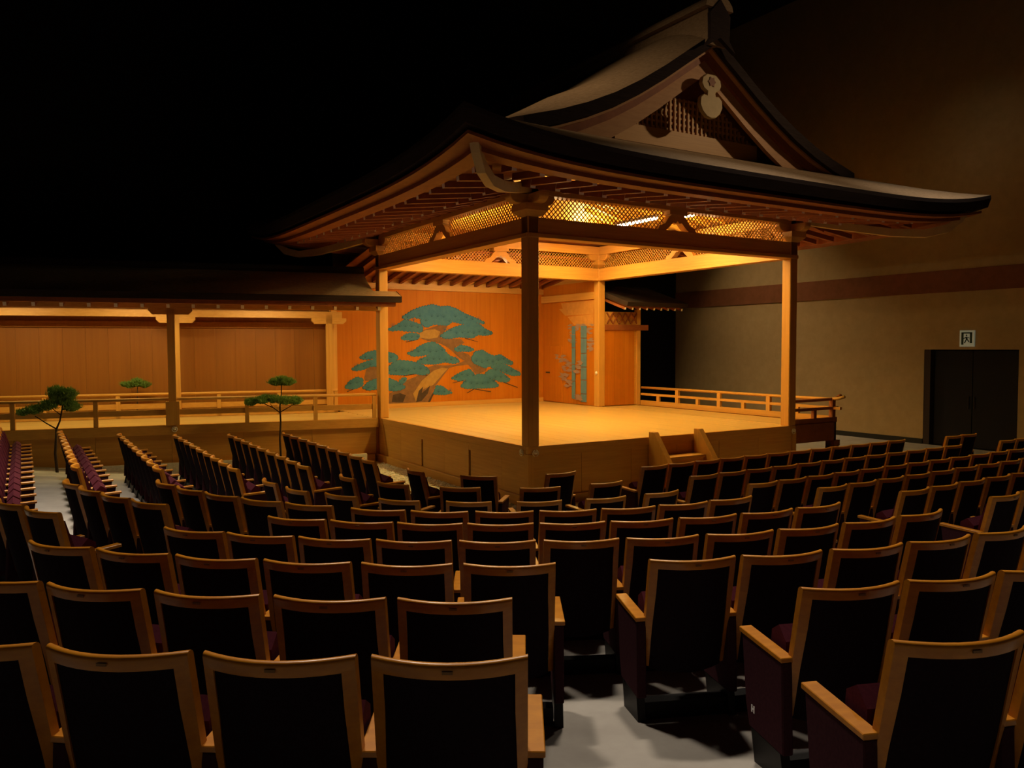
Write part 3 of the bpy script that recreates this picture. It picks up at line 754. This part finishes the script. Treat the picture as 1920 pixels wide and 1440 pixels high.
for s, o in ((4.11, -.06), (8.2, -.06), (.80, -2.0), (4.11, -2.0), (8.2, -2.0)):
    obj('pillar', B().box(s - .07, s + .07, o - .07, o + .07, 0, 2.30), M['hin_z'], br)
    if o > -1:
        obj('pillar_sleeve', B().box(s - .125, s + .125, o - .1, o + .1, 0, .47), M['hin_z'], br)
    zb = 2.19 if o > -1 else 2.08
    arm2 = [(-.40, .13), (-.40, .07), (-.33, .0), (.33, .0), (.40, .07), (.40, .13)]
    obj('bracket_arm', B().prism(arm2, lambda a, z: (s + a, o - .07, zb + z), lambda a, z: (s + a, o + .07, zb + z)), M['hin_x'], br)
def ring_on_bridge(s, z):
    n = (BN[0], BN[1], 0); ring_fitting(bx((s, .0, z)), n, br, .05)
ring_on_bridge(4.08, -.08); ring_on_bridge(4.08, -.80)
obj('front_plate', B().box(-.05, SE, -.13, .02, 2.31, 2.44), M['hin_x'], br)
obj('rear_plate', B().box(.5, SE, -2.07, -1.93, 2.21, 2.36), M['hin_x'], br)
# rear wall of upright boards
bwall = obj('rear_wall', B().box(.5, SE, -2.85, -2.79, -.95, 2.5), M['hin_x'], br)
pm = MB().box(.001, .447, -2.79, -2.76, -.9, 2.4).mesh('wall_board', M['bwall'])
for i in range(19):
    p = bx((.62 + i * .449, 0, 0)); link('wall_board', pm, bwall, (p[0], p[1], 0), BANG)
obj('wall_tie', B().box(.5, SE, -2.76, -2.70, 1.99, 2.13), M['bwall'], bwall)
obj('corner_post', B().box(.50, .66, -2.80, -2.62, -.1, 2.45), M['hin_z'], bwall)
# bark roof, eave board, rafters
prof = [(.66, 2.585), (.35, 2.66), (0, 2.76), (-.4, 2.90), (-.8, 3.07), (-1.08, 3.22), (-1.36, 3.07), (-2.0, 2.84), (-2.8, 2.60)]
def bz(o): return float(np.interp(-o, [-q[0] for q in prof], [q[1] for q in prof]))
rt = B()
rt.loft([[(s, o, z) for o, z in prof] for s in (.13, 3, 6, SE)], closed=False, cap=False)
rt.loft([[(s, o, bz(o)) for o in (.66, .5, .35, .14)] for s in (-.36, .13)], closed=False, cap=False)
broof = obj('roof', rt, M['bark'], br, smooth=True, recalc=False)
obj('bark_edge', B().box(-.37, SE, .52, .665, 2.46, 2.583).hexa([(-.37, .14, 2.62), (-.36, .14, 2.62), (-.36, .53, 2.46), (-.37, .53, 2.46), (-.37, .14, 2.73), (-.36, .14, 2.73), (-.36, .66, 2.585), (-.37, .66, 2.585)]), M['bark_edge'], broof)
obj('eave_board', B().box(-.26, SE, .34, .56, 2.38, 2.46), M['eave'], broof)
obj('soffit', B().loft([[(s, .55, 2.40), (s, -1.08, 2.98), (s, -2.7, 2.42), (s, -2.7, 2.46), (s, -1.08, 3.02), (s, .55, 2.44)] for s in (.13, SE)]), M['eave'], broof)
for i in range(20):
    s = .06 + i * .452
    e = [(-1.0, 2.88)] if s > .3 else [(.14, 2.44)]
    obj('rafter', B().beam((s, e[0][0], e[0][1]), (s, .42, 2.335), .06, .075, 0, endmi=1), [M['eave'], M['white']], broof)
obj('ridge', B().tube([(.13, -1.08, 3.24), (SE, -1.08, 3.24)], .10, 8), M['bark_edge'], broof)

# ------------------------------------------------------------------ small live pines by the bridge
def pine(label, s, o, stems, clumps, seed):
    rnd = random.Random(seed)
    base = bx((s, o, -.93))
    t = thing('young_pine', label, 'pine tree', base)
    sm = B()
    for pts, r0, r1 in stems:
        n_ = len(pts)
        sm.tube([(s + a, o + b, z) for a, b, z in pts], [r0 + (r1 - r0) * i / (n_ - 1) for i in range(n_)], 6)
    obj('trunk', sm, M['stem'], t, smooth=True)
    for ca, cb, cz, ra, rb, rz, n_ in clumps:
        f = B()
        for _ in range(n_):
            u = rnd.uniform(-1, 1); an = rnd.uniform(0, 6.283); rr_ = rnd.random() ** .4
            q = math.sqrt(1 - u * u)
            lump = .75 + .25 * math.sin(an * 3 + ca * 9) * math.cos(u * 4)
            px, py, pz = ca + ra * q * math.cos(an) * rr_ * lump, cb + rb * q * math.sin(an) * rr_ * lump, cz + rz * u * rr_
            dx_, dy_, dz_ = rnd.gauss(0, .6), rnd.gauss(0, .6), abs(rnd.gauss(.6, .5)); ln = math.sqrt(dx_ * dx_ + dy_ * dy_ + dz_ * dz_) + 1e-6
            l = rnd.uniform(.05, .09); w_ = .007
            dx_, dy_, dz_ = dx_ / ln * l, dy_ / ln * l, dz_ / ln * l
            f.add([(s + px - w_, o + py, pz), (s + px + w_, o + py + w_, pz), (s + px + dx_, o + py + dy_, pz + dz_)], [(0, 1, 2)])
        k = obj('foliage', f, M['needle'], t, recalc=False); k['kind'] = 'stuff'
pine('bushy young pine with forked trunk before the bridge, away from the stage', 6.05, .55,
     [([(0, 0, -.93), (.03, 0, -.4), (0, 0, .05)], .03, .022), ([(0, 0, .05), (-.06, 0, .2), (-.10, .02, .40), (-.12, 0, .62)], .018, .010), ([(0, 0, .05), (.16, 0, .16), (.34, 0, .30)], .015, .008), ([(-.08, 0, .3), (.05, 0, .42)], .01, .006)],
     [(-.02, 0, .70, .20, .2, .13, 1500), (-.22, .03, .68, .17, .17, .11, 1200), (-.10, 0, .58, .27, .22, .11, 1300), (.12, 0, .48, .22, .2, .10, 900), (-.26, .05, .45, .2, .18, .10, 900), (.34, 0, .40, .20, .17, .08, 700), (.52, 0, .36, .15, .13, .06, 400)], 3)
pine('young pine with two flat tiers of foliage before the bridge, near the stage', 2.09, .55,
     [([(0, 0, -.93), (.02, 0, -.3), (0, 0, .05), (.01, 0, .35), (-.02, 0, .6), (-.03, 0, .82)], .026, .010), ([(0, 0, .22), (.14, 0, .33), (.34, 0, .43), (.5, 0, .46)], .013, .006), ([(0, 0, .24), (-.14, 0, .32), (-.32, 0, .42)], .012, .006), ([(.14, 0, .33), (.2, 0, .42)], .008, .005)],
     [(.06, 0, .83, .20, .18, .07, 1300), (-.14, .02, .83, .19, .18, .075, 1300), (-.04, 0, .88, .16, .16, .06, 700), (.56, 0, .44, .17, .16, .07, 800), (.36, .04, .48, .19, .18, .075, 1000), (.14, 0, .49, .18, .18, .08, 900), (-.08, .05, .46, .19, .18, .085, 1000), (-.28, 0, .45, .19, .16, .085, 1000), (.28, -.05, .52, .13, .13, .06, 500)], 5)
pine('small pine top showing behind the rear railing of the bridge', 4.95, -2.4,
     [([(0, 0, -.93), (.02, 0, 0), (0, 0, .66)], .022, .01)],
     [(0, 0, .75, .17, .14, .09, 900), (.15, 0, .70, .16, .12, .07, 600), (-.15, 0, .70, .16, .12, .07, 600), (.27, 0, .71, .1, .08, .05, 250)], 9)

# ------------------------------------------------------------------ seats
TL = math.tan(math.radians(12.5))
def back_y(x, z): return -.068 * (1 - (x / .235) ** 2) + (.88 - z) * TL
def make_chair():
    t = thing('theatre_chair', 'chair', 'chair')
    N_ = 10; xs_ = [-.235 + .47 * i / N_ for i in range(N_ + 1)]
    fr = MB()
    # curved top rail with rounded top
    sec = [(0, -.048), (0, -.014), (.004, -.005), (.012, 0), (.024, 0), (.032, -.005), (.036, -.014), (.036, -.048)]
    fr.loft([[(x, back_y(x, .88 + b) + a - (.0), .88 + b) for a, b in sec] for x in xs_])
    # stiles
    for sx in (-1, 1):
        lp = []
        for z in (.27, .5, .7, .834):
            xo, xi = sx * .235, sx * (.197 if z > .5 else .203)
            lp.append([(xo, back_y(xo, z), z), (xi, back_y(xi, z), z), (xi, back_y(xi, z) + .036, z), (xo, back_y(xo, z) + .036, z)])
        fr.loft(lp)
    bf = obj('back_frame', fr, M['chair_wood'], t, smooth='angle')
    xs2 = [-.200 + .40 * i / 8 for i in range(9)]
    pn = MB()
    zb = lambda x: .235 + .02 * (x / .2) ** 2
    pn.loft([[(x, back_y(x, z) + .010 + e, z) for z, e in ((zb(x), 0), (.5, -.004), (.8, -.002), (.836, 0), (.836, .02), (zb(x), .02))] for x in xs2])
    obj('back_panel', pn, M['fabric'], t, smooth=False)
    cu = MB()
    cu.loft([[(x, back_y(x, z) + .03 + e, z) for z, e in ((.40, .0), (.83, .0), (.80, .05), (.62, .065), (.44, .06))] for x in xs2])
    obj('back_cushion', cu, M['maroon'], t)
    se = MB()                                                    # tipped-up seat
    se.loft([[(x, .18 + c, z) for c, z in ((0.0, .40), (.09, .37), (.14, .43), (.12, .60), (.06, .64), (.0, .58))] for x in (-.205, -.19, 0, .19, .205)])
    obj('seat', se, M['maroon'], t)
    arm_bits(t, -1)
    obj('base_rail', MB().box(-.228, .228, .09, .17, -.03, .085), M['black'], t)
    return t
_armmesh = {}
def arm_bits(t, sx):
    if sx not in _armmesh:
        c = sx * .2575
        pad = MB().loft([[(c - .032, y, z0), (c + .032, y, z0), (c + .032, y, z1), (c - .032, y, z1)] for y, z0, z1 in ((.075, .530, .552), (.30, .536, .560), (.455, .542, .566))]).mesh('armrest', M['chair_wood'], bevel=.003)
        sd = MB().prism([(.06, .12), (.36, .12), (.395, .22), (.44, .542), (.08, .530)], lambda y, z: (c - .026, y, z), lambda y, z: (c + .026, y, z)).mesh('side_panel', M['side'], bevel=.006)
        ft = MB().loft([[(c - .022, y0, z), (c + .022, y0, z), (c + .022, y1, z), (c - .022, y1, z)] for y0, y1, z in ((.05, .31, -.04), (.09, .35, .12))]).mesh('foot', M['black'])
        _armmesh[sx] = (pad, sd, ft)
    out = []
    for nm, me in zip(('armrest', 'side_panel', 'foot'), _armmesh[sx]): out.append(link(nm, me, t))
    return out

chair0 = make_chair()
platemesh = MB().box(-.016, .016, -.0690, -.0655, .853, .862).mesh('number_plate', M['plate'])
def copy_chair(x, y, ang, label, group, both, plate):
    r = chair0.copy(); COL.objects.link(r)
    z = floor_h(x, y)
    r.location = (x, y, z); r.rotation_euler = (0, 0, math.radians(ang))
    r['label'] = label; r['group'] = group
    for ch in list(chair0.children):
        c = ch.copy(); COL.objects.link(c); c.parent = r
    if both:
        for ch in arm_bits_for(r): pass
    if plate:
        c = bpy.data.objects.new('number_plate', platemesh); COL.objects.link(c); c.parent = r
    return r
def arm_bits_for(r):
    if 1 not in _armmesh:
        tmp = thing('tmp', 'tmp', 'tmp'); bits = arm_bits(tmp, 1)
        for b in bits: bpy.data.objects.remove(b)
        bpy.data.objects.remove(tmp)
    out = []
    for nm, me in zip(('armrest', 'side_panel', 'foot'), _armmesh[1]):
        c = bpy.data.objects.new(nm, me); COL.objects.link(c); c.parent = r; out.append(c)
    return out

ORD = ['', 'front', 'second', 'third', 'fourth', 'fifth', 'sixth', 'seventh', 'eighth', 'ninth']
BLK = {'L': 'straight block facing the stage flank by the bridge', 'C': 'curved centre block',
       'R': 'block facing the stage steps', 'D': 'block beside the dark door'}
def arc(R, azs): return [(ARC[0] - R * math.sin(math.radians(a)), ARC[1] - R * math.cos(math.radians(a)), -a) for a in azs]
def pts(*xy):
    out = []
    for x, y in xy:
        out.append((x, y, -math.degrees(math.atan2(ARC[0] - x, ARC[1] - y))))
    return out
def lin(a, b, n_): return [a + (b - a) * i / (n_ - 1) for i in range(n_)]
rows = [
 (1, 'R', [(x, -2.20, 0) for x in lin(.58, 6.00, 12)]), (1, 'D', [(7.46, -2.35, 0), (7.95, -2.35, 0)]),
 (2, 'R', [(x, -3.12, 0) for x in lin(.58, 6.08, 12)]), (2, 'D', [(7.55, -3.22, 0), (8.05, -3.22, 0)]),
 (3, 'R', [(x, -4.07, 0) for x in lin(.56, 6.12, 12)]), (3, 'D', [(7.6, -4.07, 0)]),
 (4, 'R', [(x, -4.82, 0) for x in lin(.79, 5.99, 11)]),
 (5, 'R', [(x, -5.65, 0) for x in lin(.95, 5.11, 9)]),
 (6, 'R', [(x, -6.52, 0) for x in lin(.93, 4.05, 7)]),
 (1, 'C1', [(-2.33, -.82, -89)]), (1, 'C1', [(-1.87, -1.71, -45)]), (1, 'C1', [(-.83, -2.03, 3)]),
 (2, 'C1', [(-3.25, -.82, -89)]), (2, 'C1', [(-3.00, -1.66, -64)]), (2, 'C1', [(-2.45, -2.32, -40)]), (2, 'C1', [(-1.68, -2.82, -20)]), (2, 'C1', [(-.81, -2.93, 0)]),
 (3, 'C1', [(-4.21, -.86, -88)]), (3, 'C1', [(-4.07, -1.46, -77)]), (3, 'C1', [(-3.77, -2.06, -65)]), (3, 'C1', [(-3.35, -2.66, -51)]), (3, 'C1', [(-2.78, -3.14, -36)]), (3, 'C1', [(-2.15, -3.51, -23)]), (3, 'C1', [(-1.45, -3.73, -9)]), (3, 'C1', [(-.76, -3.83, 0)]),
 (4, 'C', arc(4.62, [77.8, 71.4, 65.0, 58.6, 52.2])), (4, 'C', pts((-4.19, -4.18), (-3.80, -4.53), (-3.35, -4.81), (-2.88, -5.04), (-2.39, -5.22), (-1.87, -5.32), (-1.34, -5.36))),
 (5, 'C', arc(5.42, [79.6, 74.2, 68.9, 63.5])), (5, 'C', arc(5.47, [47.2, 41.8, 36.5, 31.2, 25.8, 20.4, 14.9, 9.4, 3.9])),
 (6, 'C', arc(6.22, [73.9, 69.2, 64.4])), (6, 'C', arc(6.22, [50.1, 45.5, 40.8, 36.1, 31.3, 26.5, 21.7, 16.8, 12.0, 7.1, 2.2])),
 (7, 'C', arc(7.05, [51.9, 47.7, 43.5, 39.3, 35.0, 30.7])), (7, 'C', arc(7.02, [22.8, 18.6, 14.2, 9.9, 5.5, 1.2])),
 (8, 'C', arc(7.86, [47.8, 44.0, 40.1, 36.2, 32.4])), (8, 'C', arc(7.84, [19.9, 16.1, 12.3])),
 (9, 'C', arc(8.73, [42.2, 38.8, 35.4, 32.0])), (9, 'C', arc(8.71, [21.3, 17.9])),
 (1, 'L', [(-2.47, y, -90) for y in lin(4.60, .46, 9)]),
 (2, 'L', [(-3.42, y, -90) for y in lin(4.80, .42, 9)]),
 (3, 'L', [(-4.34, y, -90) for y in lin(4.85, .42, 9)]),
 (4, 'L', [(-5.23, y, -90) for y in lin(4.9, .48, 9)]),
 (5, 'L', [(-6.12, y, -90) for y in lin(5.06, .54, 10)]),
 (6, 'L', [(-7.00, y, -90) for y in lin(5.30, -.66, 13)]),
]
NTH = ['first', 'second', 'third', 'fourth', 'fifth', 'sixth', 'seventh', 'eighth', 'ninth', 'tenth', 'eleventh', 'twelfth', 'thirteenth']
segs, c1n = {}, {}
for row, blk, ch in rows: segs[row, blk] = segs.get((row, blk), 0) + 1
seen = {}
for row, blk, ch in rows:
    seen[row, blk] = seen.get((row, blk), 0) + 1
    sec = ''
    if blk == 'C': sec = ('bridge-side' if seen[row, blk] == 1 else 'door-side') + ' part of the curved block'
    for i, (x, y, a) in enumerate(ch):
        if blk == 'C1':
            label = 'oak-framed dark chair, %s from the bridge end, %s curved row round the stage corner' % (NTH[seen[row, blk] - 1], ORD[row])
            grp = '%s curved row round the stage corner' % ORD[row]
        elif blk == 'C':
            label = 'oak-framed chair, %s from the bridge end, %s row, %s' % (NTH[i], ORD[row], sec)
            grp = '%s row of the curved centre block' % ORD[row]
        elif blk == 'L':
            label = 'oak-framed chair, %s from the bridge, %s row of the straight block' % (NTH[i], ORD[row])
            grp = '%s row of the %s' % (ORD[row], BLK[blk])
        else:
            label = 'oak-framed chair, %s from the aisle, %s row of the %s' % (NTH[i], ORD[row], BLK[blk])
            grp = '%s row of the %s' % (ORD[row], BLK[blk])
        last = (i == len(ch) - 1)
        c = copy_chair(x, y, a, label, grp, last, row >= 5)
        if row == 8 and i == 0 and abs(a + 19.9) < .2:
            c['label'] = 'oak-framed dark aisle chair with a white letter H on its side panel'
            hm = MB()
            def hp(q): hm.prism(q, lambda u, v: (-.2575 - .0285, .335 - u, .20 + v), lambda u, v: (-.2575 - .025, .335 - u, .20 + v))
            hp([(-.002, 0), (.006, 0), (.006, .034), (-.002, .034)]); hp([(.018, 0), (.026, 0), (.026, .034), (.018, .034)]); hp([(.006, .013), (.018, .013), (.018, .020), (.006, .020)])
            h_ = hm.mesh('row_letter', M['letter']); ho = bpy.data.objects.new('row_letter', h_); COL.objects.link(ho); ho.parent = c
for ch in list(chair0.children): bpy.data.objects.remove(ch)
bpy.data.objects.remove(chair0)

# ------------------------------------------------------------------ lamps (each carries its own light)
def area(name, parent, loc, size, size_y, watts, col, rot=(0, 0, 0), shape='RECTANGLE', spread=math.pi):
    d = bpy.data.lights.new(name, 'AREA'); d.shape = shape; d.size = size
    if shape == 'RECTANGLE': d.size_y = size_y
    d.energy = watts; d.color = col; d.spread = spread
    o = bpy.data.objects.new(name, d); COL.objects.link(o)
    o.parent = parent; o.location = loc; o.rotation_euler = rot
    o.matrix_parent_inverse = Matrix.Translation(-Vector(parent.location)) if parent.get('_root') else Matrix.Identity(4)
    return o
def tube_lamp(name, label, group, c, length, axis, watts, pipe=True, up=0):
    x, y, z = c
    t = thing(name, label, 'lamp', c, group)
    a = length / 2
    ex, ey = (math.cos(axis), math.sin(axis))
    obj('housing', MB().beam((x - ex * a, y - ey * a, z + .06), (x + ex * a, y + ey * a, z + .06), .10, .05), M['lampbody'], t)
    if pipe:
        obj('tube', MB().tube([(x - ex * a * .95, y - ey * a * .95, z + .015), (x + ex * a * .95, y + ey * a * .95, z + .015)], .028, 8), M['tube'], t, smooth=True)
    area('tube_light', t, (x, y, z - .01), length, .10, watts, WARM, (0, 0, axis))
    if up: area('tube_uplight', t, (x, y, z + .095), length, .08, up, WARM, (math.pi, 0, axis))
    return t
GS = 'tube lamps under the stage roof'
for c in ((3.5, 1.65, 3.90), (1.4, 1.7, 3.64), (1.4, 4.2, 3.70), (4.5, 4.4, 4.05), (4.95, 1.6, 3.64)):  # last lamp is unseen, added to brighten the right-hand lattice
    tube_lamp('tube_lamp', 'tube lamp glowing behind the front lattice under the stage roof' if c[2] == 3.90 else 'unseen tube lamp tucked high under the stage roof', GS, c, 1.2, math.pi / 2, STAGE_W * (.3 if c[0] > 4.9 else 1), True, STAGE_W * (1.1 if c[1] < 2 else 1.7))
tube_lamp('tube_lamp', 'short tube lamp showing beside the front frog-leg strut', GS, (3.95, .62, 3.93), .42, math.pi / 2, STAGE_W * .25, True, STAGE_W * 1.2)
tube_lamp('tube_lamp', 'tube lamp hidden behind the rear stage beam', GS, (2.9, 6.3, 3.36), 2.6, 0, STAGE_W * .34)
for s in (2.3, 4.9, 7.4):
    tube_lamp('bridge_lamp', 'tube lamp hidden under the bridge roof', 'tube lamps under the bridge roof', bx((s, -.75, 2.52)), 1.2, BANG, BRIDGE_W)
def downlight(x, y, watts, col=HOUSE, target=None, spread=130, size=.2, label='dim ceiling downlight over the seats'):
    t = thing('ceiling_downlight', label, 'lamp', (x, y, ZC), 'house downlights')
    obj('can', MB().tube([(x, y, ZC), (x, y, ZC - .22)], max(.13, size * .55), 20).tube([(x, y, ZC), (x, y, ZT)], .02, 8), M['lampbody'], t)
    loc = Vector((x, y, ZC - .23))
    rot = (0, 0, 0)
    if target: rot = (Vector(target) - loc).to_track_quat('-Z', 'Y').to_euler()
    area('house_light', t, loc, size, size, watts, col, rot, 'DISK', math.radians(spread))
for x, y, k, tx, ty, sp in ((-4.2, -2.6, 1.0, -5.5, -7.5, 85), (-1.6, -4.2, 1.0, -3.2, -8.2, 85), (2.6, -3.4, .6, 2.0, -6.0, 85), (-6.4, -.2, 1.0, -6.5, 1.2, 58), (7.0, -3.0, .2, 6.5, -3.5, 60)):
    downlight(x, y, HOUSE_W * k, HOUSE, (tx, ty, 0), sp, .8)
ROOFC = (1.0, .70, .40)
downlight(10.5, -5.6, ROOF_W, ROOFC, (3.2, -.8, 5.2), 40, .3, label='ceiling spot trained on the stage gable')
downlight(-5.2, -.6, ROOF_W * .6, ROOFC, (1.0, -.4, 5.5), 34, .3, label='ceiling spot trained on the sloping stage roof')
downlight(9.3, 7.2, WALL_W, (1.0, .72, .40), (XW, 5.4, -2.2), 64, .8, label='added ceiling spot washing the lower tan wall')  # unseen spot behind the stage roof, added to light the lower wall
downlight(9.2, -2.2, 1.0, HOUSE, (XW, .3, 6.0), 45, .3, label='ceiling spot washing the upper tan wall')

# ------------------------------------------------------------------ lift the whole place so that the lowest floor is at zero
for o in list(COL.objects):
    if o.parent is None and o.type in {'MESH', 'EMPTY'}:
        o.location.z += ZO
    if o.get('_root'): del o['_root']
